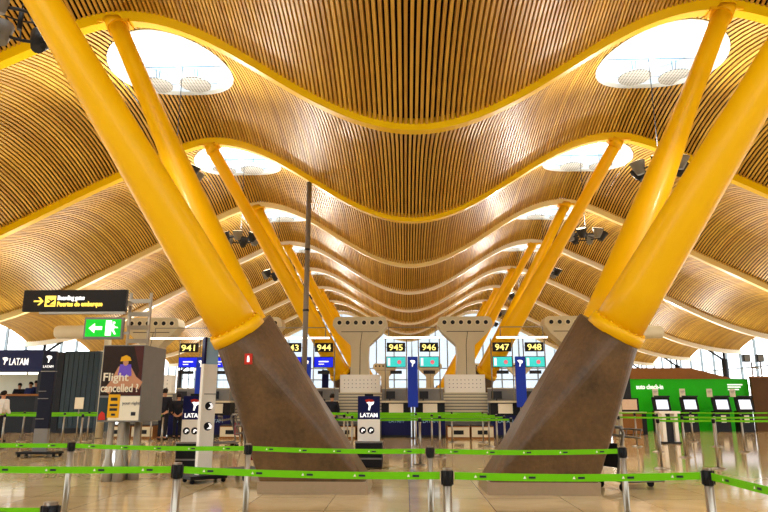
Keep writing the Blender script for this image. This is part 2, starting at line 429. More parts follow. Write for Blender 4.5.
for i, y in enumerate(BEAMS[:-1]):
    if i < 1: continue
    for sgn, side in ((-1, 'left'), (1, 'right')):
        if i == 1: lab = f'hanging ring of spotlights overhead before the first beam on the {side} side'
        else: lab = f'{ORD[i - 2]} hanging ring of spotlights under the {side} skylights, counted from the front'
        loc = (sgn * 8.3, y + BAY * SK_V + .5, 9.1)
        if fx is None: fx = make_fixture(); o = fx; o['label'] = lab; o.location = loc
        else: o = copy_tree(fx, lab, loc, random.uniform(0, 1))
        for nm, dz, rx, en, ang in (('ring_uplight', .55, 222, UP_W * (.25 if i == 1 else 1), 150), ('ring_downlight', -.35, 0, DOWN_W, 140)):
            ld = bpy.data.lights.new(nm, 'SPOT'); ld.energy = en; ld.shadow_soft_size = .3; ld.color = (1.0, .93, .82); ld.spot_size = R(ang); ld.spot_blend = .6
            lo = bpy.data.objects.new(nm, ld); COL.objects.link(lo); lo.location = (loc[0], loc[1], loc[2] + dz); lo.rotation_euler = (R(rx), 0, 0)


# ------------------------------------------------------------------ forked supports
def make_support(sgn):
    root = empty('forked_roof_support', (0, 0, 0), 'x', 'column', 'forked yellow roof supports on concrete bases')
    cx, zt = 3.27, 2.74
    # concrete: loft from a rectangle to a tilted rounded top
    n = 48; rings = []
    L = 12
    def ringpts(t):
        vs = []; e = .07 if t == 0 else .85
        for k in range(n):
            a = 2 * math.pi * (k + .5) / n; c, s_ = math.cos(a), math.sin(a)
            qx = math.copysign(abs(c) ** e, c); qy = math.copysign(abs(s_) ** e, s_)
            if t == 0: vs.append(Vector((sgn * (1.905 + qx * .885), qy * .66, .2)))
            else: vs.append(Vector((sgn * (cx + qx * .43), qy * .9, zt - .1 - qx * .43 * .57 - .43 * (abs(qy) * .9 - .45))))
        return vs
    r0, r1 = ringpts(0), ringpts(1)
    for i in range(L + 1): rings.append([p.lerp(q, i / L) for p, q in zip(r0, r1)])
    mb = MB(); mb.add([v for r in rings for v in r] + [Vector((sgn * cx, 0, zt + .09))], [(i * n + k, i * n + (k + 1) % n, (i + 1) * n + (k + 1) % n, (i + 1) * n + k) for i in range(L) for k in range(n)] + [(L * n + k, L * n + (k + 1) % n, (L + 1) * n) for k in range(n)] + [tuple(reversed(range(n)))], False)
    
    cb = mb.build('concrete_base', 'concrete', root)
    mb = MB(); mb.prism([(sgn * .97, 0), (sgn * 2.8, 0), (sgn * 2.81, .2), (sgn * .99, .2)], -.67, .67)
    mb.build('steel_plinth', 'plinth', cb)
    for dy, dd in ((-.45, -4.5), (.45, 4.5)):
        a = Vector((sgn * cx, dy, zt - .12)); b = Vector((sgn * (CREST + .22), dd, 12.2)); pts = []; rs = []
        for i in range(13):
            t = i / 12; pts.append(a.lerp(b, t)); r = .42 - .17 * min(1, t / .65)
            rs.append((r, r))
        st = MB().tube(pts, rs, 36).build('strut', 'yellow', root)
        d = (b - a).normalized()
        co = MB().tube([a + d * .02, a + d * .2, a + d * .22], [(.49, .49), (.48, .48), (.42, .42)], 36)
        e1 = d.cross(Vector((0, 1, 0))).normalized(); e2 = d.cross(e1)
        for k in range(18):
            an = 2 * math.pi * k / 18; p = a + (e1 * math.cos(an) + e2 * math.sin(an)) * .44
            co.tube([p + d * .2, p + d * .24], .025, 6)
        co.build('bolted_collar', 'yellow', st)
        hd = MB().tube([b - d * .35, b + d * .0], [(.3, .3), (.36, .2)], 24); hd.box(b.x - .45, b.x + .45, b.y - .22, b.y + .22, 12.1, 12.2); hd.build('cap_plate', 'yellow', st)
    return root
sup = {}
ROWS = ['nearest', 'second', 'third', 'farthest']
for i in range(4):
    y = 11.6 + 18 * i
    for sgn, side in ((-1, 'left'), (1, 'right')):
        lab = f'{ROWS[i]} forked yellow steel support on a leaning concrete base, {side} row'
        if sgn not in sup: sup[sgn] = make_support(sgn); o = sup[sgn]; o['label'] = lab; o.location = (0, y, 0)
        else: copy_tree(sup[sgn], lab, (0, y, 0))
# fire point sign on the left base
p = at(248.5, 359, 10.72)
fs = empty('fire_sign', (p.x, 11.6 - (.66 + .24 * (p.z - .2) / 2.66) - .035, p.z - .09), 'small red fire extinguisher sign on the left concrete base', 'sign')
MB().box(-.065, .065, -.02, .03, 0, .18).build('plate', 'red', fs)
MB().prism([(-.02, .04), (.02, .04), (.02, .11), (.008, .13), (.02, .14), (-.01, .145), (-.02, .11)], -.026, -.021).build('symbol', 'signwhite', fs)

# downpipe
x = xat(306.5, 25.1, 6)
dp = empty('downpipe', (x, 25.1, 0), 'tall grey steel pipe standing from floor up to the roof beam', 'pipe')
MB().tube([(0, 0, .02), (0, 0, prof(x) - .01)], .105, 16).build('shaft', 'pipe', dp)
cl = MB()
for z in (2.5, 5.0, 7.5): cl.tube([(0, 0, z), (0, 0, z + .08)], .125, 16)
cl.build('clamp_bands', 'dark', dp); MB().tube([(0, 0, 0), (0, 0, .05)], .2, 16).build('foot_plate', 'dark', dp)

# ------------------------------------------------------------------ shell
me = MB(); me.box(-60, 60, -20, 110, -.2, 0); fo = me.build('floor', 'floor'); fo['kind'] = 'structure'
WX, WY = 26.5, 81.0
def facade(name, axis, c, a0, a1, step, top):
    g = MB(); n = int((a1 - a0) / .9); vs = []; fs = []
    for i in range(n + 1):
        t = a0 + (a1 - a0) * i / n; z = top(t)
        vs += [(t, c, 0), (t, c, z)] if axis == 'x' else [(c, t, 0), (c, t, z)]
    g.add(vs, [(2 * i, 2 * i + 2, 2 * i + 3, 2 * i + 1) for i in range(n)])
    o = g.build(name, 'tintglass' if name == 'window_1' else 'glass'); o['kind'] = 'structure'
    f = MB(); t = a0
    while t <= a1 + .01:
        z = top(min(max(t, a0), a1))
        if axis == 'x': f.box(t - .08, t + .08, c - .09, c + .09, 0, z)
        else: f.box(c - .09, c + .09, t - .05, t + .05, 0, z)
        t += step
    for z in (1.2, 2.6, 4.0, 5.4):
        if z > 5 and axis == 'y': continue
        if axis == 'x': f.box(a0, a1, c - .06, c + .06, z, z + .14)
        else: f.box(c - .06, c + .06, a0, a1, z, z + .08)
    f.build('window_frame', 'mull', o)
    return o
wb = MB().box(-26.4, 26.4, -5.8, -5.6, 0, 6.0).build('light_block_wall', 'blockwall'); wb['kind'] = 'structure'  # unseen wall, added behind the camera to cut front light and glare
def side_top(y):
    v = ((y - BEAMS[0]) / BAY) % 1.0; return prof(WX) + LIFT + ARCH * 4 * v * (1 - v) + .1
facade('window_1', 'x', WY, -WX, WX, 2.25, lambda u: prof(u) + .6)
facade('window_2', 'y', -WX, BEAMS[0], WY, 2.25, side_top)
facade('window_3', 'y', WX, BEAMS[0], WY, 2.25, side_top)
for sgn, side in ((-1, 'left'), (1, 'right')):
    for i, y in enumerate(BEAMS):
        if y < 30: continue
        c = MB().tube([(0, 0, 0), (0, 0, prof(25.2) - .5)], .22, 16)
        c.tube([(0, 0, prof(25.2) - .6), (sgn * -1.2, 0, prof(24) + .05)], .09, 8).tube([(0, 0, prof(25.2) - .6), (0, 0, prof(25.2) + .05)], .09, 8)
        o = c.build('facade_column', 'dark'); o.location = (sgn * 25.2, y, 0); o['kind'] = 'structure'
# back of the hall behind the camera
facade('window_4', 'x', -6.0, -WX, WX, 2.25, lambda u: prof(u) + .3)

#@@PART2
# ------------------------------------------------------------------ queue barriers
POST_H = 1.1
def wave_marks(p0, p1, size, n, name, parent):
    """Small printed marks along a belt: a white triangle and a dark word bar."""
    d = (p1 - p0); t = d.normalized(); nrm = Vector((t.y, -t.x, 0))
    if nrm.y > 0: nrm = -nrm
    if t.x < 0: t = -t
    for i in range(n):
        q = (i + .5) / n; c = p0 + d * q + nrm * .004; c.z -= 4 * SAG * q * (1 - q) + size * .2
        a = c - t * size; b = c + t * size * .05; u1 = Vector((0, 0, size * .5)); u2 = Vector((0, 0, size * .4))
        MB().add([a, a + t * size * .55, a + t * size * .3 + u1], [(0, 1, 2)]).build('printed_triangle', 'paper', parent)
        MB().add([b, b + t * size * 1.3, b + t * size * 1.3 + u2, b + u2], [(0, 1, 2, 3)]).build('printed_word', 'dark', parent)
SAG = .0
def make_post(name='queue_post'):
    root = empty(name, (0, 0, 0), 'x', 'barrier post')
    MB().tube([(0, 0, .03), (0, 0, POST_H)], .027, 14).build('pole', 'steel', root)
    MB().lathe([(0, 0), (.17, 0), (.17, .012), (.12, .03), (.04, .045), (0, .045)], 24).build('foot', 'steel', root)
    h = MB().tube([(0, 0, POST_H - .1), (0, 0, POST_H - .012)], .03, 14)
    for k in range(4):
        a = math.pi / 2 * k; h.box(.027 * math.cos(a) - .01, .027 * math.cos(a) + .01, .027 * math.sin(a) - .01, .027 * math.sin(a) + .01, POST_H - .095, POST_H - .015)
    h.build('belt_head', 'black', root)
    return root
post0 = make_post(); used_post = [False]
def put_post(x, y, label, group):
    if not used_post[0]: o = post0; o['label'] = label; o.location = (x, y, 0); used_post[0] = True
    else:
        o = post0.copy(); COL.objects.link(o); o['label'] = label; o.location = (x, y, 0)
        for c in [c for c in kids(post0) if c.name.split('.')[0] in ('pole', 'foot', 'belt_head')]:
            d = c.copy(); COL.objects.link(d); d.parent = o
    o['group'] = group
    return o
def belt(root, to, z=POST_H - .045, h=.043, marks=0, sag=0.0, z1=None):
    """A belt pulled out of this post's head to a neighbour at world point `to`."""
    global SAG; SAG = sag
    a = Vector((0, 0, z)); b = Vector((to[0] - root.location.x, to[1] - root.location.y, z1 if z1 is not None else z)); d = (b - a); t = d.normalized()
    a2 = a + t * .045; b2 = b - t * .045; n = 12; mb = MB(); vs = []
    nr = Vector((t.y, -t.x, 0)) * .0012
    for i in range(n + 1):
        q = i / n; p = a2.lerp(b2, q); p.z -= 4 * sag * q * (1 - q)
        for s1 in (-1, 1):
            for s2 in (-1, 1): vs.append(p + nr * s1 + Vector((0, 0, s2 * h / 2)))
    fs = []
    for i in range(n):
        k = i * 4; fs += [(k, k + 1, k + 5, k + 4), (k + 2, k + 6, k + 7, k + 3), (k + 1, k + 3, k + 7, k + 5), (k, k + 4, k + 6, k + 2)]
    mb.add(vs, fs); o = mb.build('belt', 'green', root)
    if marks: wave_marks(a2, b2, .032, marks, 'm', o)
    return o
def pxy(px, py, z): p = fl(px, py, z); return p.x, p.y
def at_row(px, Y, z=1.0): return xat(px, Y, z), Y
# front row
zt = POST_H - .02
frontY = 4.2; row2Y = 6.15
G1, G2 = 'queue posts of the front belt row', 'queue posts of the second belt row'
FR = [(pxy(178, 462.5, POST_H), 'front-row steel queue post nearest the flight cancelled poster, green belts both sides'),
      (pxy(447, 468, POST_H), 'front-row steel queue post near the middle, between the two concrete bases'),
      (pxy(707, 468, POST_H), 'front-row steel queue post at the right where the green belt turns towards the viewer')]
fr = [put_post(x, y, l, G1) for (x, y), l in FR]
x0 = fr[0].location.x; y0_ = fr[0].location.y
belt(fr[0], (x0 - 1.72, y0_), marks=5, sag=.005); belt(fr[0], fr[1].location, marks=5, sag=.012); belt(fr[1], fr[2].location, marks=5, sag=.012)
belt(fr[2], (fr[2].location.x + .05, fr[2].location.y - 1.7), marks=5, sag=.005)
pl_ = put_post(x0 - 1.72, y0_, 'front-row steel queue post beyond the left edge, holding the belt end', G1)
pr_ = put_post(fr[2].location.x + .05, fr[2].location.y - 1.7, 'steel queue post at the right edge holding the turning green belt', G1)
nx = xat(50, 2.68, 1.05)
np_ = put_post(nx, 2.68, 'queue post nearest the viewer, only its black head showing bottom left', 'queue posts nearest the viewer')
belt(np_, (nx - 1.5, 2.68), marks=4)
L2 = ['second-row steel queue post in front of the dark airline totem', 'second-row steel queue post at the outer corner of the left concrete base',
      'second-row steel queue post near the middle, just behind the front-row one', 'second-row steel queue post beside the right concrete base and luggage trolley']
r2 = [put_post(*pxy(px, py, POST_H), l, G2) for (px, py), l in zip(((72, 441), (248.5, 443.5), (430, 446), (622, 446)), L2)]
row2Y = r2[0].location.y
belt(r2[0], (r2[0].location.x - 1.75, row2Y), marks=5)
for a, b in zip(r2[:-1], r2[1:]): belt(a, b.location, marks=5, sag=.012)
put_post(r2[0].location.x - 1.75, row2Y, 'second-row steel queue post beyond the left edge, holding the belt end', G2)
# far rows: (depth, picture columns, joins)
FARR = [(24.6, [-30, 23, 88, 151], 'left'), (22.0, [-40, 63, 128], 'left'), (19.9, [2.6, 81, 162], 'left'),
        (24.4, [330, 347.5, 452, 483], 'middle'), (22.1, [330, 416, 489], 'middle'), (19.9, [344, 432, 497], 'middle'), (18.0, [352, 440, 505], 'middle'), (15.8, [332, 420, 512], 'middle'),
        (24.9, [600, 692, 775], 'right'), (22.4, [636, 716, 780], 'right'), (20.1, [657, 743, 800], 'right'), (18.2, [620, 684, 790], 'right'), (15.2, [660, 716, 800], 'right')]
NUM = ['first', 'second', 'third', 'fourth', 'fifth', 'sixth']
cnt = {}
for Y, xs, side in FARR:
    cnt[side] = cnt.get(side, 0) + 1
    ps = []
    for i, px in enumerate(xs):
        o = put_post(xat(px, Y, .5), Y, f'thin steel queue post, {NUM[i]} from left in the {NUM[cnt[side] - 1]} far belt row at {side}', f'far queue posts at the {side}')
        ps.append(o)
    if side == 'right' and 19 < Y < 24: continue
    for a, b in zip(ps[:-1], ps[1:]): belt(a, b.location, h=.046, sag=.01)

# ------------------------------------------------------------------ marks and symbols
def latam_mark(k, x, z, y, parent, red=True):
    """Folded-ribbon emblem, k high, centred at x with its foot at z."""
    P = lambda pts: [(x + a * k, z + b * k) for a, b in pts]
    MB().prism(P([(-.42, .92), (-.1, 1.0), (.25, .95), (.42, .8), (.12, .74), (-.12, .78), (-.3, .7)]), y - .006, y).build('emblem_top', 'red' if red else 'signwhite', parent)
    MB().prism(P([(-.3, .68), (-.1, .76), (.12, .72), (.4, .78), (.34, .55), (.12, .42), (.0, .0), (-.14, .02), (-.08, .4), (-.14, .58)]), y - .006, y).build('emblem_tail', 'signwhite', parent)
def letters(txt, size, x, z, y, m, parent, name='lettering', **k): return text_mesh(txt, size, x, z, y, **k).build(name, m, parent)

# ------------------------------------------------------------------ boarding sign + exit sign + poster totem
TY = 12.5
c0 = at(129, 400, TY); tx = c0.x
lad = empty('sign_mast', (at(122, 400, TY + 1.5).x, TY + 1.5, 0), 'grey ladder-like steel mast carrying the boarding gates sign', 'sign mast')
zt_ = at(140, 293, TY + 1.5).z
m = MB()
for dx in (0.0, .46): MB().tube([(dx, 0, .02), (dx, 0, zt_)], .035, 10).build('upright', 'legmetal', lad)
z = 1.9
while z < zt_:
    MB().box(-.02, .48, -.035, .035, z - .045, z + .045).build('rung', 'legmetal', lad); z += .3
MB().box(-.05, .03, -1.44, .03, zt_ - .3, zt_ - .2).build('sign_arm', 'legmetal', lad)
MB().lathe([(0, 0), (.2, 0), (.2, .02), (0, .02)], 20, (.18, 0, 0)).build('foot_plate', 'steel', lad)
a = at(23, 312, TY); b = at(128, 290, TY); W, H = b.x - a.x, b.z - a.z
sg = empty('direction_sign', ((a.x + b.x) / 2, TY, a.z), 'long black boarding gates sign with yellow arrow, above the exit sign', 'sign')
MB().box(-W / 2, W / 2, -.05, .05, 0, H, .008).build('sign_case', 'signblack', sg)
MB().prism([(-.86, .2), (-.68, .2), (-.75, .27), (-.7, .32), (-.575, .22), (-.575, .175), (-.7, .08), (-.75, .12), (-.68, .165), (-.86, .165)], -.056, -.05).build('arrow', 'signyellow', sg) if False else None
k = W / 2.06
ar = MB().prism([(-.83, .195), (-.83, .225), (-.685, .225), (-.75, .29), (-.71, .29), (-.63, .21), (-.71, .13), (-.75, .13), (-.685, .195)], -.056, -.05); ar.build('arrow', 'signyellow', sg)
sq = MB().box(-.6, -.38, -.056, -.05, .1, .32).build('pictogram_square', 'signyellow', sg)
MB().prism([(-.57, .17), (-.55, .18), (-.53, .175), (-.44, .24), (-.4, .245), (-.41, .215), (-.5, .14), (-.4, .14), (-.4, .125), (-.58, .125), (-.58, .14), (-.54, .14)], -.06, -.056).build('plane_symbol', 'signblack', sq)
MB().prism([(-.56, .26), (-.52, .255), (-.46, .215), (-.48, .2)], -.06, -.056).build('wing_symbol', 'signblack', sq)
letters('Boarding gates', .125, -.345, .235, -.05, 'signwhite', sg, 'english_lettering', align='LEFT', fat=.004, w=.55)
letters('Puertas de embarque', .135, -.345, .105, -.05, 'signyellow', sg, 'spanish_lettering', align='LEFT', fat=.004, w=.93)
MB().box(-.7, W / 2 - .02, -.04, .06, -.05, -.005).build('lower_rail', 'steel', sg)
a = at(84, 339.5, TY); b = at(125, 317.5, TY); W, H = b.x - a.x, b.z - a.z
ex = empty('exit_sign', ((a.x + b.x) / 2, TY - .02, a.z), 'lit green emergency exit sign with running man and left arrow', 'sign')
MB().box(-W / 2, W / 2, -.04, .05, 0, H, .01).build('sign_case', 'grey', ex)
MB().box(-W / 2 + .04, W / 2 - .04, -.046, -.04, .05, H - .045).build('green_face', 'exitgreen', ex)
MB().prism([(-.29, H / 2), (-.17, H / 2 + .1), (-.17, H / 2 + .035), (-.02, H / 2 + .035), (-.02, H / 2 - .035), (-.17, H / 2 - .035), (-.17, H / 2 - .1)], -.05, -.046).build('arrow', 'signwhite', ex)
MB().box(.05, .17, -.05, -.046, .07, H - .065).build('door_symbol', 'signwhite', ex)
rm = MB().disc(.215, H - .115, .026, -.052, -.046, 12)
rm.prism([(.13, H - .14), (.2, H - .14), (.245, H - .19), (.3, H - .2), (.3, H - .22), (.23, H - .215), (.225, H - .26), (.27, .1), (.24, .09), (.185, .17), (.12, .14), (.11, .16), (.17, .2), (.165, H - .2), (.14, H - .17)], -.052, -.046)
rm.build('running_figure', 'signwhite', ex)
MB().box(W / 2 - .02, W / 2 + .12, 0, .04, .1, .15).build('bracket', 'steel', ex)
# poster totem
PY = TY - .05
a = at(97, 422, PY); b = at(146, 345, PY); W, H, zb = b.x - a.x, b.z - a.z, a.z
po = empty('poster_totem', ((a.x + b.x) / 2, PY, 0), 'flight cancelled poster totem on four steel legs under the exit sign', 'advertising totem')
case = MB().box(-W / 2, W / 2, -.02, 1.1, zb, zb + H, .01).build('display_case', 'grey', po)
MB().box(-W / 2 + .02, W / 2 - .02, -.03, -.02, zb + .5, zb + H - .02).build('poster_sheet', 'posterdark', po)
mar = MB().prism([(-.1, zb + .5), (W / 2 - .02, zb + .5), (W / 2 - .02, zb + H - .02), (.2, zb + H - .02), (.34, zb + H - .5), (.3, zb + .8)], -.033, -.03).build('poster_backdrop', 'postermaroon', po)
cx = .06; z0 = zb + H
MB().prism([(cx - 1.35 * .1, z0 - .42), (cx + 1.35 * .08, z0 - .42), (cx + 1.35 * .17, z0 - .62), (cx + 1.35 * .27, z0 - .72), (cx + 1.35 * .22, z0 - .86), (cx + 1.35 * .1, z0 - .8), (cx, z0 - .92), (cx - 1.35 * .12, z0 - .8), (cx - 1.35 * .2, z0 - .95), (cx - 1.35 * .3, z0 - .88), (cx - 1.35 * .2, z0 - .7)], -.036, -.033).build('printed_figure', 'skin', po)
MB().prism([(cx - 1.35 * .08, z0 - .38), (cx + 1.35 * .08, z0 - .38), (cx + 1.35 * .1, z0 - .6), (cx - 1.35 * .02, z0 - .64), (cx - 1.35 * .1, z0 - .58)], -.038, -.036).build('printed_top', 'purple', po)
MB().disc(cx, z0 - .34, .055, -.039, -.036, 14, .07).build('printed_face', 'skin', po)
MB().prism([(cx - 1.35 * .08, z0 - .32), (cx + 1.35 * .08, z0 - .31), (cx + 1.35 * .06, z0 - .24), (cx, z0 - .2), (cx - 1.35 * .07, z0 - .24)], -.041, -.039).build('printed_headwrap', 'badge', po)
letters('Flight', .22, -W / 2 + .05, zb + .78, -.042, 'paper', po, align='LEFT', fat=.003, w=.5)
letters('cancelled ?', .22, -W / 2 + .03, zb + .57, -.042, 'paper', po, 'second_line_lettering', align='LEFT', fat=.003, w=W - .1)
MB().box(-W / 2 + .22, W / 2 - .02, -.035, -.02, zb + .03, zb + .49).build('notice_panel', 'paper', po)
bd = MB().box(-W / 2 + .2, -W / 2 + .43, -.04, -.035, zb + .08, zb + .52).build('yellow_badge', 'badge', po)
MB().box(-W / 2 + .24, -W / 2 + .39, -.044, -.04, zb + .3, zb + .34).box(-W / 2 + .24, -W / 2 + .39, -.044, -.04, zb + .21, zb + .26).box(-W / 2 + .28, -W / 2 + .36, -.044, -.04, zb + .12, zb + .16).box(-W / 2 + .25, -W / 2 + .38, -.044, -.04, zb + .4, zb + .46).build('badge_print', 'dark', bd)
letters('your rights', .085, -W / 2 + .48, zb + .33, -.036, 'grey', po, 'notice_lettering', align='LEFT')
MB().box(W / 2 - .17, W / 2 - .08, -.039, -.035, zb + .12, zb + .19).build('notice_stamp', 'dark', po)
MB().prism([(-W / 2 + .02, zb + .03), (-W / 2 + .19, zb + .03), (-W / 2 + .19, zb + .46), (-W / 2 + .02, zb + .46)], -.034, -.02).build('small_picture', 'teal', po)
MB().prism([(-W / 2 + .03, zb + .04), (-W / 2 + .17, zb + .04), (-W / 2 + .15, zb + .16), (-W / 2 + .09, zb + .2), (-W / 2 + .04, zb + .14)], -.037, -.034).build('picture_blotch', 'red', po)
for dx, dy in ((-W / 2 + .26, .06), (-W / 2 + .42, .4), (W / 2 - .36, .06), (W / 2 - .2, .4)):
    MB().tube([(dx, dy, .0), (dx, dy, .3), (dx, dy, .42), (dx, dy, zb + .02)], [.105, .095, .062, .058], 14).build('leg', 'legmetal', po)

# ------------------------------------------------------------------ totems and stands
def stand(px0, px1, pyt, pyb, Y, label, name, header, body, logo_y, icons=True, back=.08):
    a = at(px0, pyb, Y); b = at(px1, pyt, Y); W = b.x - a.x
    o = empty(name, ((a.x + b.x) / 2, Y, 0), label, 'totem', None)
    return o, W, b.z
# dark airline totem at left
Y = 17.8; a = at(43, 400, Y); b = at(62, 351, Y); W = b.x - a.x; H = b.z
o = empty('airline_totem', ((a.x + b.x) / 2 - .12, Y, 0), 'tall dark airline totem on a low wheeled base, left of the poster', 'totem', None, 0)
sh = Matrix.Rotation(R(-2.2), 4, 'Y')
MB().box(-W / 2, W / 2, -.05, .06, .75, H, .01).build('panel', 'totemdark', o)
MB().box(-W / 2, W / 2, -.05, .06, .14, .75).build('lower_panel', 'grey', o)
MB().box(-W / 2 - .01, W / 2 + .01, -.06, .07, H - .58, H - .56).build('trim_strip', 'steel', o)
latam_mark(.2, 0, H - .33, -.055, o, False); letters('LATAM', .1, 0, H - .47, -.055, 'signwhite', o, w=W * .75)
for zz, ww in ((1.75, .22), (1.55, .3), (1.0, .24)): letters('_', .05, -.1, zz, -.055, 'grey', o, 'small_print', w=ww) if False else MB().box(-.2, -.2 + ww, -.054, -.05, zz, zz + .02).build('small_print', 'grey', o)
MB().box(-.55, .55, -.2, .25, .08, .14).build('base_plate', 'black', o)
w4 = [MB().tube([(sx * .48, sy - .02, .045), (sx * .48, sy + .02, .045)], .044, 12).build('caster', 'rubber', o) for sx in (-1, 1) for sy in (-.15, .2)]
# white totem beside the left base
Y = 12.3; a = at(196, 480, Y); b = at(209, 337, Y); H = b.z
o = empty('wayfinding_totem', (at(203, 470, Y).x - .03, Y + .2, 0), 'slim white and blue totem on a black wheeled base, left of the concrete base', 'totem', None, R(38))
MB().box(-.14, .12, -.05, .05, .16, 2.2, .008).build('panel', 'white', o)
MB().box(-.14, .12, -.05, .05, 2.2, H).build('top_panel', 'lightblue', o)
MB().box(-.17, -.13, -.07, .07, .14, 2.2).build('edge_post', 'white', o)
MB().box(-.17, -.13, -.07, .07, 2.2, H).build('edge_post_top', 'navy', o)
for zz in (1.4, 1.02):
    d = MB().disc(-.01, zz, .08, -.056, -.05, 24).build('round_icon', 'black', o)
    MB().prism([(-.03, zz - .05), (.03, zz), (-.01, zz + .06), (.04, zz + .05), (.07, zz), (.05, zz - .05)], -.06, -.056).build('icon_symbol', 'signwhite', d)
MB().box(-.13, .12, -.055, -.05, 1.62, 1.635).build('joint_line', 'grey', o)
MB().box(-.36, .36, -.26, .26, .07, .14, .01).build('base_plate', 'black', o)
for sx in (-1, 1):
    for sy in (-1, 1): MB().tube([(sx * .3, sy * .2 - .02, .04), (sx * .3, sy * .2 + .02, .04)], .04, 12).build('caster', 'rubber', o)
# queue stands with navy header
def queue_stand(px0, px1, Y, label):
    a = at(px0, 400, Y); b = at(px1, 400, Y); W = b.x - a.x
    o = empty('queue_stand', ((a.x + b.x) / 2, Y, 0), label, 'stand', 'airline queue stands with navy headers')
    zt = at(368, 396, 15.2).z; 
    MB().box(-W / 2, W / 2, -.04, .04, 1.08, zt, .006).build('header_panel', 'navy', o)
    MB().box(-.1, .1, -.03, .03, zt, zt + .05).build('top_clip', 'black', o)
    MB().box(-W / 2, W / 2, -.035, .04, .1, 1.08).build('body_panel', 'white', o)
    latam_mark(.26, .02, 1.28, -.045, o); letters('LATAM', .13, 0, 1.13, -.045, 'signwhite', o, w=W * .78, fat=.003)
    for sx in (-.14, .05):
        d = MB().disc(sx, .83, .08, -.041, -.035, 20).build('round_icon', 'black', o)
        MB().prism([(sx - .03, .79), (sx, .79), (sx + .01, .83), (sx + .04, .82), (sx + .05, .85), (sx, .87), (sx - .03, .84)], -.045, -.041).build('icon_symbol', 'signwhite', d)
    bx = MB().box(-W / 2 - .04, W / 2 + .06, -.2, .25, .02, .56, .015).build('weight_box', 'black', o)
    MB().box(-W / 2 - .04, W / 2 + .06, -.212, -.2, .2, .235).build('box_band', 'grey', bx); MB().box(-W / 2 - .05, W / 2 + .07, -.21, .26, .56, .59).build('box_lid', 'grey', bx)
    return o
queue_stand(358, 380, 15.2, 'airline queue stand with navy header and black weight box, in the middle gap')
queue_stand(184, 206, 14.8, 'airline queue stand with navy header partly behind the slim white totem')

# ------------------------------------------------------------------ luggage trolleys
def trolley(loc, rz, label, ad='darkred'):
    o = empty('luggage_trolley', loc, label, 'luggage trolley', 'airport luggage trolleys', rz)
    f = MB()
    for s in (-.3, .3):
        f.tube([(s, .5, .14), (s, -.4, .16), (s, -.5, .2), (s, -.42, .55), (s, -.3, .95), (s, -.36, 1.05)], .027, 8)
    f.tube([(-.3, .5, .14), (-.2, .62, .14), (.2, .62, .14), (.3, .5, .14)], .02, 8)
    f.tube([(-.3, -.4, .16), (.3, -.4, .16)], .018, 8).tube([(-.3, .1, .15), (.3, .1, .15)], .018, 8)
    f.build('frame', 'trolleymetal', o)
    MB().tube([(-.34, -.36, 1.05), (.34, -.36, 1.05)], .028, 12).build('handle_bar', 'grey', o)
    MB().box(-.28, .28, -.42, .5, .165, .18).build('load_deck', 'dark', o)
    MB().box(-.27, .27, -.46, -.44, .38, .78, T=Matrix.Translation((0, .02, 0))).build('advert_panel', ad, o)
    b = MB()
    for s in (-.26, -.09, .09, .26): b.tube([(s, -.36, .93), (s, .1, .86), (s, .14, 1.0)], .012, 6)
    b.tube([(-.28, .14, 1.0), (.28, .14, 1.0)], .018, 8).tube([(-.28, .1, .86), (.28, .1, .86)], .014, 8); b.build('wire_basket', 'trolleymetal', o)
    for x, y in ((-.28, -.38), (.28, -.38), (0, .5)):
        w = MB().tube([(x - .018, y, .068), (x + .018, y, .068)], .068, 16).build('wheel', 'rubber', o)
        MB().box(x - .025, x + .025, y - .02, y + .02, .1, .16).build('wheel_fork', 'grey', w)
    return o
p = fl(237, 484); trolley((p.x, p.y + .9, 0), R(40), 'luggage trolley with dark red advert panel beside the left concrete base')
p = fl(631, 489); trolley((p.x, p.y + .1, 0), R(-66), 'luggage trolley parked at the outer side of the right concrete base', 'dark')
p = fl(221, 448); trolley((p.x, p.y + .2, 0), R(120), 'luggage trolley standing behind the slim white totem')

# ------------------------------------------------------------------ air towers
def make_tower(full=True):
    o = empty('air_tower', (0, 0, 0), 'x', 'ventilation tower', 'beige ventilation towers with round nozzles')
    # outline in metres, head bottom/top from the photograph
    zt, zb_, zn = 5.25, 4.55, 3.95
    hw, nw, fw = 1.25, .38, .56
    r = .2
    out = [(-fw, .02), (fw, .02), (nw, zn - .5), (nw + .03, zn), (hw - .25, zb_ - .05), (hw, zb_ + .3), (hw - .02, zt - r), (hw - r * .4, zt - r * .3), (hw - r, zt), (-hw + r, zt), (-hw + r * .4, zt - r * .3), (-hw + .02, zt - r), (-hw, zb_ + .3), (-hw + .25, zb_ - .05), (-nw - .03, zn), (-nw, zn - .5)]
    MB().prism(out, 0, .9).build('shell', 'air', o)
    bodyline = MB().box(-.85, .85, -.012, 0, zb_ + .0, zb_ + .03); bodyline.tube([(.1, -.004, zb_), (.02, -.004, zn), (0, -.004, .1)], .012, 6); bodyline.build('seam', 'dark', o)
    for i in range(6):
        x = (i - 2.5) * .375; zc = 4.98
        rg = MB().tube([(x, .0, zc), (x, -.04, zc)], .14, 20).build('nozzle', 'cream', o)
        MB().tube([(x, -.03, zc), (x, -.045, zc)], .095, 20).build('nozzle_mouth', 'black', rg)
    return o
CKY = 28.6
tw = make_tower(); first = True
TL = {152: 'ventilation tower with round nozzles left of counter 941, behind the poster', 255: 'ventilation tower mostly hidden by the left concrete base, one nozzle showing',
      360: 'beige ventilation tower left of counter 945, all six nozzles showing', 465: 'beige ventilation tower between counters 946 and 947, all six nozzles showing',
      572: 'ventilation tower partly hidden by the right concrete base, four nozzles showing'}
for px, lab in TL.items():
    x = xat(px, CKY + .2, 5.0)
    if first: o = tw; o['label'] = lab; o.location = (x, CKY + .2, 0); first = False
    else: copy_tree(tw, lab, (x, CKY + .2, 0))
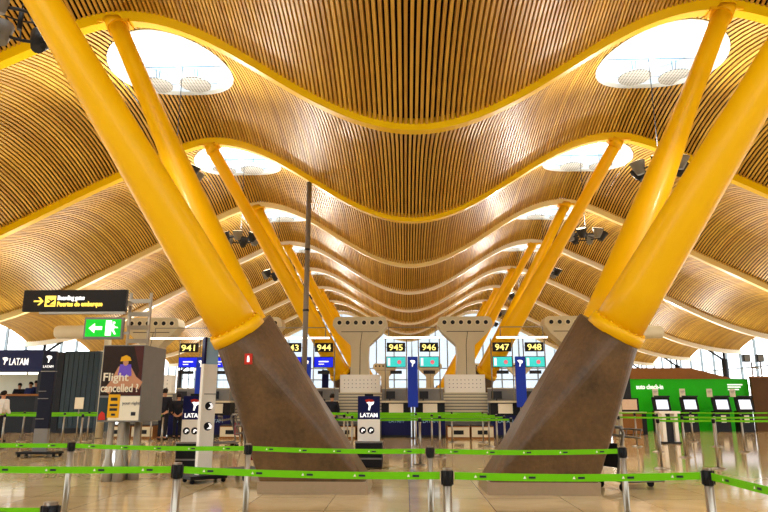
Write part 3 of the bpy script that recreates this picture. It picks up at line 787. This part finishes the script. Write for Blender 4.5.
for i, px in enumerate((295, 340, 385, 430, 475, 520)):
    copy_tree(tw, f'distant ventilation tower in the back row, {NUM[i]} from the left', (xat(px, 66, 4), 66, 0))
# rounded ends of further air towers seen sideways
for (px, side) in (((55, 110), 'left'), ((600, 662), 'right')):
    Y = 26.5; a = at(px[0], 339, Y); b = at(px[1], 325, Y)
    o = empty('air_duct', ((a.x + b.x) / 2, Y, 0), f'smooth cream round-ended air duct beside the {"exit sign" if side == "left" else "top of the right concrete base"}', 'air duct')
    L = (b.x - a.x) / 2; zc = (a.z + b.z) / 2; r = (b.z - a.z) / 2 * .95
    MB().tube([(-L, 0, zc), (-L + .03, 0, zc), (-L + .12, 0, zc), (L - .12, 0, zc), (L - .03, 0, zc), (L, 0, zc)], [r * .6, r * .85, r, r, r * .85, r * .6], 24).build('duct_shell', 'cream', o)
    sx = (L - .02) if side == 'left' else -(L - .5)
    MB().tube([(sx, 0, 0.02), (sx, 0, zc - r + .05)], .15, 20).build('duct_stem', 'air', o)

# ------------------------------------------------------------------ check-in row
DY = 27.4
DESKG, SIGNG, SCRG = 'check-in desks', 'lit desk number signs', 'screens under the desk numbers'
NUMS = [(189, '941', 'blue'), (221, '942', 'blue'), (292, '943', 'blue'), (324, '944', 'blue'), (396, '945', 'cyan'), (429, '946', 'cyan'), (502, '947', 'cyan'), (534.5, '948', 'cyan')]
SY = DY + .3
a = at(300, 352, SY); b = at(300, 343, SY); nz0, nz1 = a.z, b.z
a = at(300, 367, SY); b = at(300, 357.5, SY); sz0, sz1 = a.z, b.z
rail_z = at(300, 339, SY).z
def desk(x, num, label):
    o = empty('check_in_desk', (x, DY, 0), label, 'check-in desk', DESKG)
    MB().box(-.62, .62, .0, .7, .9, 1.42, .01).build('upper_case', 'black', o)
    MB().box(-.64, .64, -.1, .72, 1.42, 1.5, .01).build('counter_top', 'cream', o)
    MB().box(-.3, .3, -.03, 0, .98, 1.38).build('front_notice', 'paper', o)
    lo = MB().box(-.62, .62, .05, .7, .1, .9).build('lower_panel', 'navy', o)
    letters('LATAM', .2, 0, .6, .05, 'lightblue', lo)
    MB().box(-.62, .62, .08, .68, .0, .1).build('kick_board', 'dark', o)
    mo = MB().box(-.5, -.05, .5, .54, 1.58, 1.9).build('monitor', 'dark', o)
    MB().box(-.3, -.25, .52, .56, 1.5, 1.6).build('monitor_stand', 'dark', mo)
    MB().box(-.62, .62, .75, .79, .02, 2.0).build('rear_screen', 'grey', o)
    MB().box(-.63, .63, .75, .8, 2.0, 2.05).build('rear_screen_cap', 'cream', o)
    return o
for px, num, colr in NUMS:
    x = xat(px, SY, 3.5)
    desk(x, num, f'check-in desk under the number {num}, black front with a pale notice')
    s = empty('number_sign', (x, SY, nz0), f'black sign with lit yellow digits {num}', 'sign', SIGNG)
    h = nz1 - nz0
    MB().box(-.4, .4, -.05, .05, 0, h, .01).build('sign_case', 'signblack', s)
    letters(num, h * .95, 0, h * .15, -.05, 'digit', s, 'digits', fat=.003, w=.6)
    ps = MB().tube([(-.46, .08, 1.5 - nz0), (-.46, .08, rail_z - nz0)], .025, 8); ps.tube([(.46, .08, 1.5 - nz0), (.46, .08, rail_z - nz0)], .025, 8); ps.tube([(-.46, .08, h / 2), (.46, .08, h / 2)], .02, 6); ps.build('support_frame', 'steel', s)
    c = empty('desk_screen', (x, SY - .02, sz0), f'{"blue" if colr == "blue" else "turquoise"} information screen hanging under the number {num}', 'screen', SCRG)
    h = sz1 - sz0
    MB().box(-.42, .42, -.03, .05, -.03, h + .03).build('screen_case', 'dark', c)
    fa = MB().box(-.4, .4, -.036, -.03, 0, h).build('screen_face', 'screenblue' if colr == 'blue' else 'screencyan', c)
    if colr == 'blue':
        MB().box(-.22, .22, -.04, -.036, h * .5, h * .62).box(-.22, .02, -.04, -.036, h * .25, h * .33).build('screen_text', 'signwhite', fa)
    else:
        MB().disc(.14, h * .48, h * .22, -.04, -.036, 14).build('screen_emblem', 'screenpink', fa)
        MB().box(-.36, -.25, -.04, -.036, .04, h - .04).build('screen_column', 'screenwhite', fa)
    MB().box(-.25, .25, 0, .08, -.3, -.16).build('under_shelf', 'dark', c)
for (p0, p1), lab in zip(((150, 215), (262, 330), (384, 440), (496, 548)), ('above counters 941 and 942', 'above counters 943 and 944', 'above counters 945 and 946', 'above counters 947 and 948')):
    x0_, x1_ = xat(p0, SY + .05, 4), xat(p1, SY + .05, 4)
    o = empty('light_rail', ((x0_ + x1_) / 2, SY + .05, rail_z), f'thin bright light rail {lab}', 'light rail', 'light rails over the check-in desks'); L = (x1_ - x0_) / 2
    MB().box(-L, L, -.04, .04, 0, .09).build('housing', 'white', o); MB().box(-L + .03, L - .03, -.05, -.04, .01, .08).build('tube', 'striplight', o)
    MB().tube([(-L + .2, 0, .09), (-L + .2, 0, .5)], .02, 6).tube([(L - .2, 0, .09), (L - .2, 0, .5)], .02, 6).tube([(-L + .2, 0, .5), (L - .2, 0, .5)], .02, 6).build('truss', 'grey', o)
# blue banners between desk pairs
for px, lab in ((205, '941 and 942'), (308, '943 and 944'), (412.5, '945 and 946'), (518, '947 and 948')):
    Y = DY + .1; x = xat(px, Y, 3); zt_b, zb_b = at(400, 357.5, Y).z, at(400, 407, Y).z
    o = empty('airline_banner', (x, Y - .5, 0), f'tall narrow blue airline banner between counters {lab}', 'banner', 'tall blue airline banners')
    MB().box(-.21, .21, -.03, .03, zb_b, zt_b, .006).build('banner_panel', 'banner', o)
    latam_mark(.28, 0, zt_b - .42, -.035, o, False)
    MB().tube([(0, 0, .02), (0, 0, zb_b + .02)], .04, 10).build('post', 'trolleymetal', o); MB().box(-.25, .25, -.2, .2, 0, .03).build('foot', 'dark', o)
# control boxes and baggage scales below the towers
k_ = 0
for px, lab in ((152, 'left of counter 941'), (255, 'behind the left concrete base'), (360, 'left of counter 945'), (465, 'between counters 946 and 947'), (572, 'behind the right concrete base')):
    x = xat(px, CKY - .35, 2.2)
    o = empty('tower_cabinet', (x, CKY - .35, 0), f'white cabinet with louvred plinth below the ventilation tower {lab}', 'cabinet', 'white cabinets below the ventilation towers')
    z0_, z1_, z2_ = at(465, 413, CKY - .35).z, at(465, 392.5, CKY - .35).z, at(465, 374.5, CKY - .35).z
    MB().box(-.88, .88, 0, .5, z1_, z2_, .015).build('upper_box', 'white', o)
    pr = MB()
    for i in range(9):
        for j in range(3): pr.box(-.7 + i * .17, -.66 + i * .17, -.006, 0, z1_ + .2 + j * .16, z1_ + .235 + j * .16)
    pr.build('perforations', 'grey', o)
    MB().box(-1.0, 1.0, -.03, .52, z1_ - .05, z1_).build('ledge', 'cream', o)
    lv = MB()
    for i in range(9): lv.box(-.95, .95, -.02, .05, z0_ - .35 + i * .13, z0_ - .35 + i * .13 + .085)
    lv.build('louvres', 'cream', o); MB().box(-.97, .97, .06, .5, .02, z1_ - .05).build('plinth_body', 'grey', o)
    for sx, w in ((-.48, 'left'), (.48, 'right')):
        s = empty('baggage_scale', (x + sx, DY - 1.0, 0), f'{w} wooden-fronted baggage scale box below the ventilation tower {lab}', 'baggage scale', 'baggage scales')
        MB().box(-.45, .45, 0, .85, .0, .5, .01).build('body', 'brown', s)
        MB().box(-.43, .43, -.02, 0, .08, .46).build('front_panel', 'cream', s)
        MB().box(-.2, .2, -.03, -.02, .18, .34).build('display_slot', 'black', s)
        MB().box(-.43, .43, .02, .88, .5, .54).build('conveyor_top', 'dark', s)

# ------------------------------------------------------------------ airline sales office at left
OY = 31.0
xa, xb = xat(-60, OY, 2), xat(43, OY, 3.3)
zt1, zb1 = at(20, 350, OY).z, at(20, 372, OY).z
o = empty('airline_office', ((xa + xb) / 2, OY, 0), 'airline sales office with navy fascia and lit counter at far left', 'office')
L = (xb - xa) / 2
MB().box(-L, L, -.1, .3, zb1, zt1, .01).build('fascia', 'navy', o)
lx = xat(13, OY, 3.3) - (xa + xb) / 2
letters('LATAM', .48, lx + .35, (zb1 + zt1) / 2 - .2, -.1, 'signwhite', o, w=1.0 * .95, fat=.004)
latam_mark(.36, lx - .35, (zb1 + zt1) / 2 - .18, -.1, o, False)
MB().box(-L, L, 2.6, 2.7, 0, zb1 + .2).build('rear_wall', 'wallwhite', o)
MB().box(-L, L, .3, 2.6, zb1 + .1, zb1 + .2).build('soffit', 'wallwhite', o)
MB().box(-L + .3, L - 1.6, 1.2, 1.4, zb1 - .06, zb1 + .1).build('light_strip', 'striplight', o)
MB().box(L - 1.4, L - .2, 1.2, 1.4, zb1 - .06, zb1 + .1).build('light_strip', 'striplight', o)
zc = at(20, 396, OY).z
MB().box(-L, L, -.1, .5, zc, zc + .1).build('counter_top', 'brown', o)
MB().box(-L, L, 0, .4, 0, zc).build('counter_front', 'black', o)
MB().box(-L, L - .16, .45, 2.6, 0, .6).build('raised_floor', 'dark', o)
MB().box(L - .15, L, -.05, 2.7, 0, zb1).build('side_panel', 'dark', o)
# dark cabinet block between office and poster
ca = empty('shop_unit', (xat(81, OY, 2), OY - .2, 0), 'tall dark teal shuttered unit between the airline office and the poster', 'kiosk unit')
W = xat(104, OY, 2) - xat(69, OY, 2); H = at(81, 351.5, OY).z
MB().box(-W / 2, W / 2, 0, 2.4, 0, H, .02).build('body', 'teal', ca)
MB().box(-W / 2 - .4, -W / 2, -.05, 2.3, 0, H - .05).build('dark_side', 'black', ca)
fl_ = MB()
for i in range(7): fl_.box(-W / 2 + .03 + i * W / 7, -W / 2 + (i + 1) * W / 7 - .03, -.03, 0, .25, H - .1)
fl_.build('fluted_front', 'teal', ca); MB().box(-W / 2, W / 2, -.035, 0, 0, .22).build('kick_board', 'black', ca)
nt = empty('notice_board', (xat(92, 25, 1.4), 24.0, 0), 'small white notice on a thin stand by the queue, left of the poster', 'notice')
MB().box(-.16, .16, -.02, .02, 1.2, 1.62).build('sheet', 'paper', nt); MB().tube([(0, .03, 0.02), (0, .03, 1.5)], .02, 8).build('stand', 'steel', nt); MB().lathe([(0, 0), (.18, 0), (.16, .025), (0, .03)], 18, (0, .03, 0)).build('foot', 'steel', nt)

# ------------------------------------------------------------------ self check-in wall at right
GY = 34.0
x0_, x1_ = xat(629.5, GY, 2), xat(749, GY, 2); zt = at(690, 379, GY).z; zr = at(660, 368, GY).z
o = empty('self_check_in_wall', (x0_, GY, 0), 'bright green auto check-in wall with a sloping wooden top', 'partition'); L = x1_ - x0_
MB().box(0, L, 0, .25, 0, zt).build('green_panel', 'booth', o)
MB().prism([(0.0, zt), (L, zt), (L * .87, zt + .02), (xat(690, GY, 3) - x0_, zr), (.15, zr)], -.05, 1.2).build('wooden_top', 'brown', o)
letters('auto check-in', .34, xat(636, GY, 2.2) - x0_, at(640, 389, GY).z, 0, 'signwhite', o, align='LEFT', fat=.006, w=xat(663, GY, 2) - xat(636, GY, 2))
sm = MB()
for i in range(3): sm.box(xat(728, GY, 2) - x0_, xat(743 - 2 * i, GY, 2) - x0_, -.012, 0, at(730, 384.5 + 2.4 * i, GY).z - .04, at(730, 384.5 + 2.4 * i, GY).z + .02)
sm.build('small_print', 'signwhite', o)
MB().box(-.4, 0, -.2, .9, 0, at(630, 374, GY).z).build('end_panel', 'dark', o)
bw = MB().box(x1_ + .02, 26.2, GY - .3, GY - .1, 0, zt + .05); pw = empty('timber_partition', (0, 0, 0), 'plain dark brown partition right of the green check-in wall', 'partition'); pw.location = (x1_ + .02, GY - .2, 0)
MB().box(0, 26.2 - x1_ - .02, -.1, .1, 0, zt + .05).build('panel', 'umber', pw); MB().box(0, 26.2 - x1_ - .02, -.12, .12, zt + .05, zt + .12).build('cap_rail', 'brown', pw)
def kiosk(px, label, i):
    Y = GY - 1.3; x = xat(px, Y, 1.2)
    o = empty('check_in_kiosk', (x, Y, 0), label, 'self-service kiosk', 'self check-in kiosks')
    MB().prism([(-.36, 0), (.36, 0), (.34, 1.0), (-.34, 1.0)], .0, .45).build('pedestal', 'black', o)
    T = Matrix.Translation((0, .05, 1.32)) @ Matrix.Rotation(R(-14), 4, 'X')
    MB().box(-.43, .43, -.06, .06, -.36, .36, .02, T).build('screen_housing', 'black', o)
    MB().box(-.27, .31, -.066, -.06, -.25, .22, 0, T).build('screen', 'screenwhite', o)
    MB().box(-.36, .4, -.1, .0, 1.68, 1.75).build('top_bar', 'dark', o)
    MB().box(-.1, .14, -.012, 0, .45, .8).build('front_notice', 'paper', o)
    return o
for i, (px, lab) in enumerate(((662, 'self check-in kiosk nearest the auto check-in lettering'), (690, 'self check-in kiosk, second from the left against the green wall'),
                               (722, 'self check-in kiosk, third from the left against the green wall'), (745, 'self check-in kiosk at the right end of the green wall'))):
    kiosk(px, lab, i)
    nb = empty('wall_notice', (xat((655, 682, 709, 732)[i], GY, 2), GY - .02, at(660, 397, GY).z), f'white notice on the green wall above the {NUM[i]} check-in kiosk', 'notice', 'white notices on the green wall')
    MB().box(-.14, .14, -.015, .018, 0, .42).build('sheet', 'paper', nb); MB().box(-.1, .1, -.02, -.015, .28, .31).box(-.1, .06, -.02, -.015, .2, .22).build('print', 'grey', nb)
# service desk with tan screen left of the kiosks
Y = 30.0; o = empty('service_desk', (xat(630, Y, 1.2), Y, 0), 'low service desk with a tan screen beside the right concrete base', 'desk')
MB().box(-.7, .5, 0, .6, .02, .95, .01).build('body', 'brown', o); MB().box(.5, .7, -.02, .6, .0, 1.0).build('dark_end', 'black', o); MB().box(-.75, .72, -.05, .65, .95, 1.0).build('desk_top', 'cream', o)
s = MB().box(-.55, .45, .1, .2, 1.02, 1.62, .01).build('display', 'black', o); MB().box(-.32, .36, .09, .1, 1.1, 1.56).build('display_face', 'screentan', s)
# white baggage gauge in front of the first kiosk
Y = 24.0; o = empty('baggage_gauge', (xat(670, Y, .8), Y, 0), 'white two-post baggage gauge in front of the first kiosk', 'baggage gauge')
MB().box(-.3, -.18, -.05, .3, .02, 1.05).build('post', 'white', o); MB().box(.14, .26, -.05, .3, .02, 1.05).build('post', 'white', o)
MB().box(-.4, .36, -.1, .35, 1.05, 1.13).build('top_tray', 'white', o); MB().box(-.34, .3, -.1, .35, 0, .06).build('base', 'black', o); MB().box(-.17, .13, .1, .16, .06, .8).build('back_panel', 'dark', o)

Y = 29.6; a = at(322, 393, Y); b = at(328.5, 370, Y)
o = empty('slim_totem', ((a.x + b.x) / 2, Y, 0), 'slim dark navy totem behind the counters below the number 944', 'totem')
MB().box(-.15, .15, -.06, .06, 0.03, b.z, .01).build('panel', 'navy', o); MB().box(-.25, .25, -.2, .2, 0, .04).build('base', 'dark', o)
# ------------------------------------------------------------------ far floodlight stand outside right
Y = 44.0
o = empty('floodlight_stand', (xat(757, Y, 3), Y, 0), 'steel stand with two black floodlights above the brown partition', 'floodlight')
zt = at(757, 362, Y).z
MB().tube([(-.25, 0, 0.02), (-.25, 0, zt)], .05, 8).tube([(.35, 0, 0.02), (.35, 0, zt)], .05, 8).tube([(-.25, 0, zt - .4), (.35, 0, zt - .4)], .04, 8).tube([(-.25, 0, zt - 1.2), (.35, 0, zt - 1.2)], .04, 8).build('frame', 'steel', o)
for sx in (-.55, .35):
    h = MB().box(sx - .22, sx + .22, -.15, .15, zt, zt + .5, .03).build('flood_head', 'black', o)
    MB().box(sx - .18, sx + .18, -.16, -.15, zt + .05, zt + .45).build('flood_lens', 'grey', h)

# ------------------------------------------------------------------ people
def person(x, y, rz, h, label, top, legs='cloth_dark', z=0.0, group='people at the far desks'):
    o = empty('person', (x, y, z), label, 'person', group, rz); k = h / 1.75
    def chain(name, verts, edges, m, parent, sub=1):
        me = bpy.data.meshes.new(name); me.from_pydata([Vector(v[:3]) * k for v in verts], edges, []); ob = bpy.data.objects.new(name, me); COL.objects.link(ob); ob.parent = parent
        ob.modifiers.new('skin', 'SKIN'); sv = me.skin_vertices[0].data
        for i, v in enumerate(verts): sv[i].radius = (v[3] * k, (v[4] if len(v) > 4 else v[3]) * k); sv[i].use_root = (i == 0)
        sd = ob.modifiers.new('sub', 'SUBSURF'); sd.levels = sd.render_levels = sub
        me.materials.append(M[m]); return ob
    V = [(0, 0, .95, .13, .1), (0, .0, 1.15, .13, .1), (0, .01, 1.36, .15, .1), (0, .0, 1.48, .055), (0, -.01, 1.56, .07), (0, -.02, 1.66, .085, .1), (0, -.02, 1.73, .06),
         (-.19, 0, 1.4, .055), (-.25, .0, 1.14, .042), (-.22, -.16, .96, .034), (-.2, -.24, .92, .035), (.19, 0, 1.4, .055), (.25, .0, 1.14, .042), (.22, -.16, .96, .034), (.2, -.24, .92, .035),
         (-.1, 0, .85, .09), (-.1, -.02, .48, .06), (-.1, .02, .09, .045), (-.1, -.12, .045, .04), (.1, 0, .85, .09), (.1, -.02, .48, .06), (.1, .02, .09, .045), (.1, -.12, .045, .04)]
    E = [(0, 1), (1, 2), (2, 3), (3, 4), (4, 5), (5, 6), (2, 7), (7, 8), (8, 9), (9, 10), (2, 11), (11, 12), (12, 13), (13, 14), (0, 15), (15, 16), (16, 17), (17, 18), (0, 19), (19, 20), (20, 21), (21, 22)]
    b = chain('body', V, E, 'skin', o)
    VT = [(0, 0, .86, .18, .15), (0, 0, 1.15, .18, .15), (0, .01, 1.37, .2, .15), (0, .0, 1.47, .085), (-.2, 0, 1.41, .1), (-.255, 0, 1.14, .08), (-.225, -.15, .97, .06), (.2, 0, 1.41, .1), (.255, 0, 1.14, .08), (.225, -.15, .97, .06)]
    chain('jacket', VT, [(0, 1), (1, 2), (2, 3), (2, 4), (4, 5), (5, 6), (2, 7), (7, 8), (8, 9)], top, o)
    VL = [(0, 0, .93, .14, .11), (-.1, 0, .83, .105), (-.1, -.02, .48, .075), (-.1, .02, .1, .065), (.1, 0, .83, .105), (.1, -.02, .48, .075), (.1, .02, .1, .065)]
    chain('trousers', VL, [(0, 1), (1, 2), (2, 3), (0, 4), (4, 5), (5, 6)], legs, o)
    hb = MB(); n = 14; rows = 6; vs = []
    for i in range(rows + 1):
        an = math.pi * .62 * i / rows
        for j in range(n):
            p = 2 * math.pi * j / n; vs.append((.1 * k * math.sin(an) * math.cos(p), (.012 + .115 * math.sin(an) * math.sin(p)) * k, (1.655 + .12 * math.cos(an) - (.0 if math.sin(p) > -.3 else -.05 * math.sin(an))) * k))
    hb.add(vs, [(i * n + j, i * n + (j + 1) % n, (i + 1) * n + (j + 1) % n, (i + 1) * n + j) for i in range(rows) for j in range(n)], True); hb.build('hair', 'hair', o)
    fa = MB()
    for s in (-1, 1): fa.tube([(s * .033 * k, -.11 * k, 1.645 * k), (s * .033 * k, -.122 * k, 1.645 * k)], .01 * k, 8)
    fa.build('eyes', 'dark', o); MB().tube([(0, -.1 * k, 1.64 * k), (0, -.135 * k, 1.605 * k), (0, -.11 * k, 1.6 * k)], [.01 * k, .016 * k, .012 * k], 8).build('nose', 'skin', o)
    sh = MB()
    for s in (-1, 1): sh.box(s * .1 * k - .045, s * .1 * k + .045, -.2 * k, .08 * k, 0, .09, .02)
    sh.build('shoes', 'black', o)
    return o
def pp(px, Y, h, rz, label, top, **kw): person(xat(px, Y, 1.5), Y, R(rz), h, label, top, **kw)
pp(18, 32.2, 1.74, 20, 'person in dark clothes behind the airline office counter, left one', 'cloth_dark', z=.61)
pp(29, 32.0, 1.8, -10, 'person in a navy jacket behind the airline office counter', 'cloth_navy', z=.61)
pp(34.5, 32.7, 1.88, 0, 'person at the back of the airline office, face just above a navy jacket', 'cloth_navy', z=.61)
pp(3, 24.0, 1.85, 160, 'person in a white shirt at the far left edge', 'cloth_white')
pp(164.5, 25.2, 1.95, 175, 'person in black waiting left of counter 941', 'cloth_dark')
pp(179, 26.2, 1.78, 190, 'shorter person in dark clothes waiting under counter 941', 'cloth_dark')
pp(318.5, 26.0, 1.85, 180, 'person in black standing at counter 943 by the left concrete base', 'cloth_dark')
pp(332, 25.6, 1.75, 170, 'person in dark clothes standing at counter 944', 'cloth_dark')
#@@END2

# ------------------------------------------------------------------ light
for sgn in (-1, 1):                          # added fill spots without fixtures, brightening the low outer roof
    for y in (2.6, 11.6, 20.6, 29.6, 38.6, 47.6, 56.6, 65.6, 74.6):
        ld = bpy.data.lights.new('roof_fill_spot', 'SPOT'); ld.energy = ROOF_FILL_W; ld.shadow_soft_size = .4; ld.color = (1.0, .94, .84); ld.spot_size = R(150); ld.spot_blend = .8
        lo = bpy.data.objects.new('roof_fill_spot', ld); COL.objects.link(lo); lo.location = (sgn * 19.5, y + 6.6, 3.2); lo.rotation_euler = (R(180 + 25), R(sgn * -8), 0)
wd = bpy.data.worlds.new('sky'); S.world = wd; wd.use_nodes = True
bg = wd.node_tree.nodes['Background']; bg.inputs['Color'].default_value = (.93, .97, 1.0, 1); bg.inputs['Strength'].default_value = 4.0
S.view_settings.view_transform = 'Standard'; S.view_settings.look = 'None'; S.view_settings.gamma = 1; S.view_settings.use_curve_mapping = False
S.view_settings.exposure = 0.0
S.cycles.max_bounces = 8; S.cycles.diffuse_bounces = 5; S.cycles.transparent_max_bounces = 12; S.cycles.sample_clamp_indirect = 6
S.cycles.use_denoising = True
